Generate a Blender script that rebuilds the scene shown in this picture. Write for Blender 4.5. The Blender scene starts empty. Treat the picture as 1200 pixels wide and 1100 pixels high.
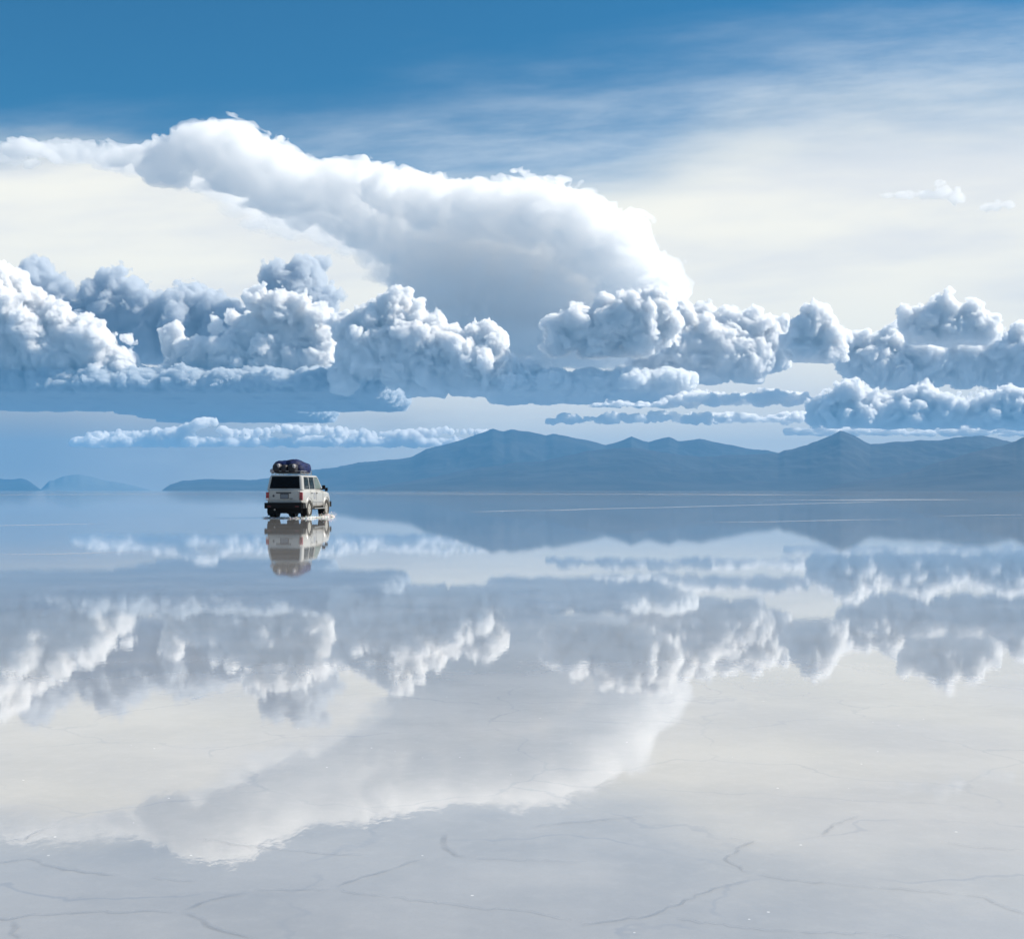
import bpy, bmesh, math, random, os
import numpy as np
from mathutils import Vector, Matrix
R = math.radians
sc = bpy.context.scene
COL = sc.collection
F, CX, HY, H = 1500.0, 600.0, 575.0, 1.28      # focal length in photo pixels, centre column, horizon row, eye height (m)


def P(px, py, D):
    """A point D metres ahead of the camera in the direction of photo pixel (px, py)."""
    return Vector(((px - CX) / F * D, D, H + (HY - py) / F * D))


def G(px, py, z=0.0):
    """The point of the flat ground seen at photo pixel (px, py)."""
    D = F * (H - z) / (py - HY)
    return Vector(((px - CX) / F * D, D, z))


def lin(r, g, b):
    f = lambda c: (c / 255 / 12.92) if c / 255 <= .04045 else ((c / 255 + .055) / 1.055) ** 2.4
    return (f(r), f(g), f(b), 1)


def tag(o, label=None, cat=None, group=None, kind=None):
    if label: o['label'] = label
    if cat: o['category'] = cat
    if group: o['group'] = group
    if kind: o['kind'] = kind
    return o


# ---------------------------------------------------------------- camera
cam = bpy.data.cameras.new('camera')
co = bpy.data.objects.new('camera', cam); COL.objects.link(co); sc.camera = co
co.location = (0, 0, H); co.rotation_euler = (R(90), 0, 0)
cam.lens = 45; cam.sensor_width = 36; cam.sensor_fit = 'HORIZONTAL'
cam.shift_y = (HY - 550) / 1200; cam.clip_start = .1; cam.clip_end = 1e6

# ---------------------------------------------------------------- sun + sky
SE, SA = 40, 78          # sun elevation, azimuth to the right of the view direction
sdir = Vector((math.sin(R(SA)) * math.cos(R(SE)), math.cos(R(SA)) * math.cos(R(SE)), math.sin(R(SE))))
sl = bpy.data.lights.new('sun', 'SUN'); sl.energy = 5; sl.angle = R(.5); sl.color = (1, .915, .79)
so = bpy.data.objects.new('sun', sl); COL.objects.link(so); so.rotation_euler = sdir.to_track_quat('Z', 'Y').to_euler()
sc.view_settings.view_transform = 'Standard'; sc.view_settings.look = 'None'
sc.view_settings.gamma = 1; sc.view_settings.exposure = 0.6


class NT:
    """Small helper for building node trees."""
    def __init__(s, tree): s.t = tree
    def n(s, kind, **kw):
        x = s.t.nodes.new(kind)
        for k, v in kw.items(): setattr(x, k, v)
        return x
    def put(s, sock, v):
        if isinstance(v, bpy.types.NodeSocket): s.t.links.new(v, sock)
        else: sock.default_value = v
    def m(s, op, a, b=None, c=None, clamp=False):
        x = s.n('ShaderNodeMath', operation=op, use_clamp=clamp)
        s.put(x.inputs[0], a)
        if b is not None: s.put(x.inputs[1], b)
        if c is not None: s.put(x.inputs[2], c)
        return x.outputs[0]
    def step(s, v, lo, hi, a=0.0, b=1.0):
        x = s.n('ShaderNodeMapRange', interpolation_type='SMOOTHSTEP')
        s.put(x.inputs[0], v); s.put(x.inputs[1], lo); s.put(x.inputs[2], hi); s.put(x.inputs[3], a); s.put(x.inputs[4], b)
        return x.outputs[0]
    def mix(s, f, a, b):
        x = s.n('ShaderNodeMix', data_type='RGBA'); s.put(x.inputs[0], f); s.put(x.inputs[6], a); s.put(x.inputs[7], b)
        return x.outputs[2]
    def noise(s, vec, scale, detail=4, rough=.55, dist=0.0, w=None):
        x = s.n('ShaderNodeTexNoise'); s.put(x.inputs['Vector'], vec)
        x.inputs['Scale'].default_value = scale; x.inputs['Detail'].default_value = detail
        x.inputs['Roughness'].default_value = rough; x.inputs['Distortion'].default_value = dist
        return x.outputs['Fac']
    def xyz(s, x, y, z):
        c = s.n('ShaderNodeCombineXYZ'); s.put(c.inputs[0], x); s.put(c.inputs[1], y); s.put(c.inputs[2], z)
        return c.outputs[0]
    def curve(s, v, pts):
        """Piecewise function of v in 0..1."""
        c = s.n('ShaderNodeFloatCurve'); cm = c.mapping.curves[0]
        cm.points[0].location = pts[0]; cm.points[1].location = pts[-1]
        for p in pts[1:-1]: cm.points.new(*p)
        c.mapping.update(); s.put(c.inputs['Value'], v)
        return c.outputs[0]


wd = bpy.data.worlds.new('World'); sc.world = wd; wd.use_nodes = True
T = NT(wd.node_tree)
bg = wd.node_tree.nodes['Background']; wout = wd.node_tree.nodes['World Output']
sky = T.n('ShaderNodeTexSky'); sky.sky_type = 'NISHITA'; sky.sun_disc = False
sky.sun_elevation = R(SE); sky.sun_rotation = R(SA); sky.altitude = 500; sky.air_density = 1.0; sky.dust_density = .3; sky.ozone_density = 1.0
tc = T.n('ShaderNodeTexCoord'); sp = T.n('ShaderNodeSeparateXYZ'); T.put(sp.inputs[0], tc.outputs['Generated'])
X, Y, Z = sp.outputs
# azimuth (X) in photo columns and tangent of elevation (V) in photo rows above the horizon: a direction, not a place on the picture
hyp = T.m('SQRT', T.m('ADD', T.m('MULTIPLY', X, X), T.m('MULTIPLY', Y, Y)))
az = T.m('ARCTAN2', X, Y)
u = T.m('MULTIPLY_ADD', T.m('TANGENT', T.m('MAXIMUM', T.m('MINIMUM', az, 1.2), -1.2)), F, CX)     # 0..1200 inside the photo
v = T.m('MULTIPLY', T.m('DIVIDE', Z, T.m('MAXIMUM', T.m('MULTIPLY', hyp, T.m('COSINE', T.m('MAXIMUM', T.m('MINIMUM', az, 1.2), -1.2))), .02)), F)
u1 = T.m('DIVIDE', T.m('ADD', u, 600), 2400, clamp=True)      # -600..1800 -> 0..1
pv = T.xyz(T.m('MULTIPLY', u, .001), T.m('MULTIPLY', v, .001), 0)
pst = T.xyz(T.m('MULTIPLY', u, .001), T.m('MULTIPLY', T.m('MULTIPLY_ADD', u, -.06, v), .005), 0)   # long streaks
n_soft = T.noise(pv, 3.2, 6, .55, .4)
n_str = T.noise(pst, 2.2, 7, .55, .15)
n_str2 = T.noise(pst, 6.0, 6, .6, .1)
wob = T.m('MULTIPLY', T.m('SUBTRACT', n_soft, .5), 150)
wob2 = T.m('MULTIPLY', T.m('SUBTRACT', n_str, .5), 190)
def U(px): return (px + 600) / 2400
def V(py): return (HY - py) / 600
def edge(pts): return T.m('MULTIPLY', T.curve(u1, [(U(a), V(b)) for a, b in pts]), 600)
# milky high veil: top edge as row above the horizon for each azimuth
e1 = edge([(-600, 200), (0, 172), (120, 166), (330, 195), (520, 215), (700, 215), (900, 140), (1200, 118), (1800, 120)])
soft_r = T.step(u, 420, 900, 1, .40)                # the edge is crisp on the left, a long gradient on the right
a1 = T.step(T.m('MULTIPLY', T.m('SUBTRACT', T.m('MULTIPLY_ADD', wob2, .38, e1), v), soft_r), -22, 34)
# thin bluish cirrus haze reaching higher on the right
e2 = edge([(-600, 150), (300, 140), (480, 110), (700, 75), (900, 40), (1200, 0), (1800, -30)])
a2 = T.m('MULTIPLY', T.step(T.m('SUBTRACT', T.m('ADD', e2, wob2), v), -50, 110), T.step(n_str2, .25, .75, .28, .75))
tint = T.n('ShaderNodeMix', data_type='RGBA', blend_type='MULTIPLY'); tint.inputs[0].default_value = 1; T.put(tint.inputs[6], sky.outputs[0]); tint.inputs[7].default_value = (.27, .92, 1.2, 1)   # the deep teal blue of high desert air
skyc = tint.outputs[2]
over = T.m('MULTIPLY', T.step(v, 650, 1300), T.step(n_soft, .3, .6, .15, .4))    # unseen white cover overhead, added to whiten the fill light
a2 = T.m('MAXIMUM', a2, over)
lowfade = T.step(v, 55, 190)                      # 0 near the horizon
veil_hi = T.mix(T.step(n_str, .3, .62), lin(226, 227, 226), lin(246, 243, 230))
veil_lo = T.mix(T.step(T.m('MULTIPLY_ADD', n_str2, 400, u), 300, 900), lin(168, 168, 168), lin(228, 228, 222))
rain = T.m('MULTIPLY', T.step(T.m('ADD', u, T.m('MULTIPLY', T.m('SUBTRACT', n_soft, .5), 160)), 130, 10), T.m('MULTIPLY', T.step(v, -5, 30), T.step(v, 150, 110)))
veil_lo = T.mix(T.m('MULTIPLY', rain, .6), veil_lo, lin(132, 135, 138))
veil_lo = T.mix(T.step(v, -5, -60), veil_lo, lin(135, 155, 175))      # unseen land beyond the horizon, toned to set the light on cloud bellies
veil_c = T.mix(lowfade, veil_lo, veil_hi)
b_sky = bg; T.put(b_sky.inputs[0], skyc); b_sky.inputs[1].default_value = .0515
b_cir = T.n('ShaderNodeBackground'); b_cir.inputs[0].default_value = lin(206, 220, 234); b_cir.inputs[1].default_value = .66
b_vei = T.n('ShaderNodeBackground'); T.put(b_vei.inputs[0], veil_c); b_vei.inputs[1].default_value = .77
m1 = T.n('ShaderNodeMixShader'); T.put(m1.inputs[0], a2); T.put(m1.inputs[1], b_sky.outputs[0]); T.put(m1.inputs[2], b_cir.outputs[0])
m2 = T.n('ShaderNodeMixShader'); T.put(m2.inputs[0], a1); T.put(m2.inputs[1], m1.outputs[0]); T.put(m2.inputs[2], b_vei.outputs[0])
wd.node_tree.links.new(m2.outputs[0], wout.inputs['Surface'])
wd.cycles.sampling_method = 'MANUAL'; wd.cycles.sample_map_resolution = 512

# ---------------------------------------------------------------- numpy value noise
_rs = np.random.RandomState(7); _tab = _rs.rand(4096).astype('f')


def vnoise(p):
    i = np.floor(p).astype(np.int64); f = (p - i).astype('f'); f = f * f * (3 - 2 * f)
    def h(dx, dy, dz):
        k = (i[:, 0] + dx) * 73856093 ^ (i[:, 1] + dy) * 19349663 ^ (i[:, 2] + dz) * 83492791
        return _tab[(k ^ (k >> 13)) & 4095]
    fx, fy, fz = f[:, 0], f[:, 1], f[:, 2]
    a = h(0, 0, 0) * (1 - fx) + h(1, 0, 0) * fx; b = h(0, 1, 0) * (1 - fx) + h(1, 1, 0) * fx
    c = h(0, 0, 1) * (1 - fx) + h(1, 0, 1) * fx; d = h(0, 1, 1) * (1 - fx) + h(1, 1, 1) * fx
    return (a * (1 - fy) + b * fy) * (1 - fz) + (c * (1 - fy) + d * fy) * fz * 1.0


def fbm(p, octv=4, gain=.5, billow=False):
    s = 0; a = 1; t = 0
    for k in range(octv):
        n = vnoise(p * (2.03 ** k) + 17.3 * k) * 2 - 1
        if billow: n = 1 - 2 * np.abs(n)
        s = s + n * a; t += a; a *= gain
    return s / t


# ---------------------------------------------------------------- clouds
def cloud_mat(name, mfp_m, col=(1, 1, 1), g=.35):
    m = bpy.data.materials.new(name); m.use_nodes = True; t = m.node_tree
    t.nodes.remove(t.nodes['Principled BSDF'])
    v = t.nodes.new('ShaderNodeVolumePrincipled')
    v.inputs['Color'].default_value = (*col, 1); v.inputs['Density'].default_value = 1 / mfp_m; v.inputs['Anisotropy'].default_value = g
    t.links.new(v.outputs[0], t.nodes['Material Output'].inputs['Volume'])
    return m


_ICO = {}
def ico(sub):
    if sub not in _ICO:
        b = bmesh.new(); bmesh.ops.create_icosphere(b, subdivisions=sub, radius=1)
        vs = np.array([v.co[:] for v in b.verts], 'f'); b.verts.index_update()
        fs = np.array([[v.index for v in f.verts] for f in b.faces], 'i'); b.free(); _ICO[sub] = (vs, fs)
    return _ICO[sub]


def prune(me):
    """Drop the hollow inner shells and crumbs that a voxel remesh leaves inside a heap of spheres."""
    n = len(me.vertices); e = np.empty(len(me.edges) * 2, 'i'); me.edges.foreach_get('vertices', e); e = e.reshape(-1, 2)
    lab = np.arange(n)
    while True:
        mn = np.minimum(lab[e[:, 0]], lab[e[:, 1]]); new = lab.copy()
        np.minimum.at(new, e[:, 0], mn); np.minimum.at(new, e[:, 1], mn); new = new[new]
        if (new == lab).all(): break
        lab = new
    me.calc_loop_triangles(); nt_ = len(me.loop_triangles); tri = np.empty(nt_ * 3, 'i'); me.loop_triangles.foreach_get('vertices', tri); tri = tri.reshape(-1, 3)
    c = np.empty(n * 3, 'f'); me.vertices.foreach_get('co', c); c = c.reshape(-1, 3).astype('d')
    vol = np.einsum('ij,ij->i', c[tri[:, 0]], np.cross(c[tri[:, 1]], c[tri[:, 2]])) / 6
    tot = np.zeros(n); np.add.at(tot, lab[tri[:, 0]], vol)
    bad = tot[lab] < 6
    bm = bmesh.new(); bm.from_mesh(me); bm.verts.ensure_lookup_table()
    bmesh.ops.delete(bm, geom=[bm.verts[i] for i in np.nonzero(bad)[0]], context='VERTS'); bm.to_mesh(me); bm.free(); me.update()


import openvdb


def build_cloud(name, puffs, D, seed, base=None, vox=1.2, kids=14, grand=4, amp=1.0, flat=1.0, ks=1.0, wave=1.0, persp=True, skew=(1, 1, 1)):
    """puffs: (px, py, radius px, depth px[, x stretch, depth stretch, child scale]).
    The puffs and their children are merged as a distance field, eroded and swollen by billowed noise, cut by a flat
    ragged base and turned into one closed surface that is filled with a scattering volume."""
    rnd = random.Random(seed); s = D / F
    sph = []
    for q in puffs:
        px, py, r, dd = q[:4]; fx = q[4] if len(q) > 4 else 1; fy = q[5] if len(q) > 5 else 1; ks_ = q[6] if len(q) > 6 else ks
        k_ = 1 + dd / F if persp else 1      # deeper puffs keep their bearing
        r *= k_; c = Vector(((px - CX) * k_, dd, (HY - py) * k_))
        sph.append((c, r, fx, fy))
        for k in range(kids):
            n = Vector((rnd.gauss(0, 1), rnd.gauss(0, 1), rnd.gauss(.25, 1))).normalized()
            r2 = r * (.12 + .42 * rnd.random() ** 1.5) * ks_
            if n.z < .3 and n.x < .3: r2 *= .6          # tops and sunward flanks boil, the bellies stay smooth
            if r2 < 1.2: continue
            c2 = c + Vector((n.x * fx, n.y * fy, n.z)) * (r * .88)
            sph.append((c2, r2, 1, 1))
            if r2 < 3.5: continue
            for j in range(grand):
                m = (Vector((rnd.gauss(0, 1), rnd.gauss(0, 1), rnd.gauss(.2, 1))).normalized() + n * .8).normalized()
                sph.append((c2 + m * r2 * .85, r2 * rnd.uniform(.25, .55), 1, 1))
    h = vox; pad = 10 * amp + 3 * h
    lo = np.array([min(c[a] - r * f for c, r, f in ((c, r, (fx, fy, 1)[a]) for c, r, fx, fy in sph)) for a in range(3)]) - pad
    hi = np.array([max(c[a] + r * f for c, r, f in ((c, r, (fx, fy, 1)[a]) for c, r, fx, fy in sph)) for a in range(3)]) + pad
    if base is not None: lo[2] = max(lo[2], HY - base - 8)
    N = np.ceil((hi - lo) / h).astype(int) + 1
    ax = [lo[a] + h * np.arange(N[a]) for a in range(3)]
    reach = 13.0 * amp + 2 * h; d = np.full(N, 2 * reach, 'f')
    for c, r, fx, fy in sph:
        f3 = (fx, fy, 1)
        sl_ = []
        for a in range(3):
            e = r * f3[a] + reach * f3[a]; i0 = max(0, int((c[a] - e - lo[a]) / h)); i1 = min(N[a], int((c[a] + e - lo[a]) / h) + 2); sl_.append(slice(i0, max(i0, i1)))
        X_ = ((ax[0][sl_[0]] - c[0]) / fx)[:, None, None]; Y_ = ((ax[1][sl_[1]] - c[1]) / fy)[None, :, None]; Z_ = (ax[2][sl_[2]] - c[2])[None, None, :]
        q = np.sqrt(X_ * X_ + Y_ * Y_ + Z_ * Z_) - r
        v_ = d[sl_[0], sl_[1], sl_[2]]; np.minimum(v_, q, out=v_)
    band = np.abs(d) < reach
    ii = np.nonzero(band); p = np.stack([ax[a][ii[a]] for a in range(3)], 1).astype('f')
    w = p * np.array(skew, 'f') / wave
    warp = np.stack([vnoise(w * .06 + o + seed) for o in (3.1, 41.7, 77.3)], 1) - .5
    w = w + warp * 16
    def bil(k, o):       # round lobes parted by sharp creases
        return np.abs(vnoise(w * k + o + seed * 1.7) * 2 - 1) * 2 - .62
    disp = bil(.052, 0) * 4.2 + bil(.11, 9) * 2.9 + bil(.23, 21) * 1.9 + bil(.47, 33) * 1.15
    disp += (vnoise(w * .022 + 5 + seed) * 2 - 1) * 3.5
    d[ii] = d[ii] - disp * amp
    if base is not None:
        zb = HY - base
        g2 = np.stack(np.meshgrid(ax[0], ax[1], indexing='ij'), -1).reshape(-1, 2)
        rag = fbm(np.concatenate([g2 * .05, np.full((len(g2), 1), seed)], 1).astype('f'), 5, .6).reshape(N[0], N[1]) * 5 * flat
        np.maximum(d, (zb + rag)[:, :, None] - ax[2][None, None, :], out=d)
    d[0] = d[-1] = 3; d[:, 0] = d[:, -1] = 3; d[:, :, 0] = d[:, :, -1] = 3
    g = openvdb.FloatGrid(background=3.0); g.copyFromArray(np.clip(d, -3, 3).astype('f')); pts, quads = g.convertToQuads(isovalue=0.0)
    me = bpy.data.meshes.new(name)
    me.vertices.add(len(pts)); me.vertices.foreach_set('co', (pts * h + lo).astype('f').ravel())
    me.loops.add(quads.size); me.loops.foreach_set('vertex_index', quads.astype('i').ravel())
    me.polygons.add(len(quads)); me.polygons.foreach_set('loop_start', np.arange(0, quads.size, 4, dtype='i')); me.polygons.foreach_set('loop_total', np.full(len(quads), 4, 'i'))
    me.update(calc_edges=True); me.validate()
    o = bpy.data.objects.new(name, me); COL.objects.link(o)
    me.calc_loop_triangles()
    t_ = np.empty(len(me.loop_triangles) * 3, 'i'); me.loop_triangles.foreach_get('vertices', t_); t_ = t_.reshape(-1, 3)
    pp = np.empty(len(me.vertices) * 3, 'f'); me.vertices.foreach_get('co', pp); pp = pp.reshape(-1, 3).astype('d')
    if np.einsum('ij,ij->i', pp[t_[:, 0]], np.cross(pp[t_[:, 1]], pp[t_[:, 2]])).sum() < 0: me.flip_normals()
    prune(me)
    n = len(me.vertices); c = np.empty(n * 3, 'f'); me.vertices.foreach_get('co', c); c = c.reshape(-1, 3)
    c = c * s; c[:, 1] += D; c[:, 2] += H      # from photo pixels at this distance to metres
    me.vertices.foreach_set('co', c.ravel()); me.polygons.foreach_set('use_smooth', [True] * len(me.polygons)); me.update()
    print(name, n, N)
    return o


CL = []
def interp(pts, x): return float(np.interp(x, [p[0] for p in pts], [p[1] for p in pts]))
def heap(top, base, r0, r1, step, seed, depth=14, fx=1.0):
    """Fill the outline between a top profile and a base row with many puffs, small ones along the top."""
    rd = random.Random(seed); out = []; x = top[0][0]
    while x < top[-1][0]:
        t = interp(top, x) + rd.uniform(-2, 2); r = rd.uniform(r0, r1); r = min(r, max(2.5, (base - t) / 2)); y = t + r
        while True:
            out.append((x + rd.uniform(-2, 2), y, r, rd.uniform(-depth, depth) + (y - t) * -.3, fx, 1.2)); y += r * rd.uniform(.9, 1.5); r *= rd.uniform(.9, 1.35)
            if y + r * .4 > base: break
        x += r0 * step * rd.uniform(.7, 1.5)
    return out
def cl(name, label, puffs, D, mat, **kw): CL.append((name, label, puffs, D, mat, kw))
M_white = ('cloud_white', 2.3, (.997, .998, 1), .3)
M_grey = ('cloud_grey', 5.0, (.97, .98, .99), .3)
M_anvil = ('cloud_anvil', 15.0, (.991, .992, .993), .3)
M_tail = ('cloud_tail', 42.0, (.985, .987, .99), .3)
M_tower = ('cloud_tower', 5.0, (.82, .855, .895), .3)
M_scrap = ('cloud_scrap', 13.0, (1, 1, 1), .3)
M_dark = ('cloud_dark', 3.0, (.80, .84, .88), .2)
M_bank = ('cloud_bank', 2.6, (.965, .975, .985), .2)
M_small = ('cloud_small', 1.8, (1, 1, 1), .3)
# far towers on the left, their shade put into a greyer albedo
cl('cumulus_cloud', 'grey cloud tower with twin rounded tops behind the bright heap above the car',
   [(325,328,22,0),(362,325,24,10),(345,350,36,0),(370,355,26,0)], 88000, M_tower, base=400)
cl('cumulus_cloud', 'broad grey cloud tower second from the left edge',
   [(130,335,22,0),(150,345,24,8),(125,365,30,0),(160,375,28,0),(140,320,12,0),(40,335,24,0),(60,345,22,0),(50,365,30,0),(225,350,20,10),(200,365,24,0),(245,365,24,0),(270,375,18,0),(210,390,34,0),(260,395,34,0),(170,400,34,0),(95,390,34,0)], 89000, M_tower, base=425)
# big anvil
top = [(62,180,5),(82,180,7),(100,181,9),(118,182,11),(140,182,13),(165,181,15),(190,179,17),(215,177,20),(240,177,25),(262,178,28),(285,180,28),(308,188,28),(330,196,28),(352,206,26),(375,211,26),(400,211,27),(425,213,28),(450,222,29),(475,230,30),(500,236,32),(525,241,34),(550,245,35),(575,249,36),(600,250,38),(625,250,40),(650,254,40),(672,264,40),(692,276,40),(712,292,40),(728,308,40),(744,326,40),(760,345,38),(775,362,30)]
A = [(x, y, r, (i * 37) % 24, 1.2, 1.5, .72) for i, (x, y, r) in enumerate(top)]
A += [(x, y, r, 10 + (y - 200 - max(0, x - 500) * .12) * .95, 1.6, 1.6, .55) for x, y, r in [(290,208,20),(330,228,24),(370,240,26),(410,252,30),(450,268,34),(490,285,40),(530,300,46),(570,315,54),(610,325,58),(650,330,58),(690,345,48),(520,335,45),(560,360,50),(620,375,55),(680,380,50),(725,380,38),(545,395,45),(600,410,45)]]
rd = random.Random(21)
for k in range(46):       # torn shreds along the thin left arm and under its lower edge
    x = rd.uniform(20, 330); t = interp([(20, 176), (120, 180), (240, 200), (330, 245)], x)
    A.append((x, t + rd.gauss(0, 7), rd.uniform(2.5, 7), rd.uniform(0, 40), rd.uniform(1.5, 3.2), 1.5, .9))
cl('anvil_cloud', 'huge soft grey cloud with a bright upper edge spreading across the upper sky', A, 95000, M_anvil, vox=2.1, kids=14, grand=5, amp=1.7, wave=1.9, skew=(.75, .8, 1.1))
B = [(x, y, r, d, 2.6, 3, .8) for x, y, r, d in [(-40,172,7,0),(-5,174,8,30),(30,172,8,0),(62,176,9,20),(95,178,10,0),(20,184,8,60),(75,188,8,60),(130,192,10,60),(165,197,10,60),(205,203,11,60),(235,214,11,60),(262,226,11,60),(285,240,11,60),(312,254,11,60),(345,262,12,60),(385,272,12,60),(420,284,13,60),(448,300,14,60),(465,322,14,60)]]
cl('cloud_streak', 'thin ragged veil of cloud trailing to the left edge from under the huge grey cloud', B, 99000, M_tail, vox=2.0, kids=10, grand=3, amp=1.0, wave=1.3, skew=(.5, .6, 1.2))
# two small bright scraps high on the right
cl('cloud_scrap', 'small bright scrap of cloud high on the right, the longer of the two', [(1040,229,4,0,2.5),(1060,229,5,0,2.5),(1085,228,6,0,2),(1105,226,8,0,1.5),(1120,232,8,0,1.3),(1102,215,5,0,1.5),(1122,222,5,0)], 97000, M_scrap, vox=1.6, kids=8, grand=2, amp=0.45, wave=0.70)
cl('cloud_scrap', 'small bright scrap of cloud high on the right edge, the shorter of the two', [(1155,243,4,0,1.8),(1168,242,5,0,1.8),(1182,240,5,0,1.8)], 97000, M_scrap, vox=1.6, kids=8, grand=2, amp=0.45, wave=0.70)
# left bright heap
cl('cumulus_cloud', 'bright heaped cumulus cloud at the left edge of the sky',
   [(-30,345,50,0),(10,345,32,0),(40,362,24,0),(62,368,18,-10),(20,385,40,0),(75,395,30,0),(105,410,32,-5),(60,425,40,0),(0,430,45,0),(140,430,26,0),(165,445,18,0),(-40,410,60,0),(110,435,26,0),(150,398,10,0)], 62000, M_white, base=456)
cl('cumulus_cloud', 'ring shaped cumulus cloud with a bright right rim above the car',
   [(300,352,18,0),(325,360,22,0),(350,358,18,0),(370,375,18,0),(378,395,18,0),(372,420,20,0),(340,395,36,20),(300,395,34,20),(310,430,34,10),(350,430,30,10),(270,400,16,0),(255,385,10,0),(203,392,12,0),(210,410,18,0),(235,415,22,0),(270,425,28,0),(215,432,22,20),(245,440,24,20),(300,445,24,20)], 63000, M_white, base=462)
cl('cumulus_cloud', 'bright sloping cumulus heap stepping down to the right of the ring shaped cloud',
   [(405,385,20,0),(430,380,20,0),(460,368,20,0),(480,385,22,0),(505,385,16,0),(425,415,34,0),(470,420,36,0),(520,410,28,0),(560,395,18,0),(580,405,20,0),(545,430,32,0),(590,432,24,0),(620,432,16,0),(500,450,26,0),(560,452,24,0),(405,440,22,0)], 60000, M_white, base=464)
# shelf
cl('stratus_cloud', 'long flat blue grey cloud shelf under the bright heaps on the left',
   [(x, 450, 20, d, 1.9, 2.6) for x in range(-80, 460, 50) for d in (0, 90, 180, 270)] + [(x, 450, 20, d, 1.9, 2.8) for x in range(60, 300, 55) for d in (360, 460, 560)], 62000, M_dark, base=464, kids=5, amp=0.55, wave=0.70, flat=.25, persp=False)
cl('stratus_cloud', 'long flat grey cloud bank over the left mountain',
   [(x, 448, 16, d, 2, 3) for x in range(600, 800, 46) for d in (0, 90, 180)], 60500, M_bank, base=461, kids=5, amp=0.55, wave=0.70, flat=.25, persp=False)
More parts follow.
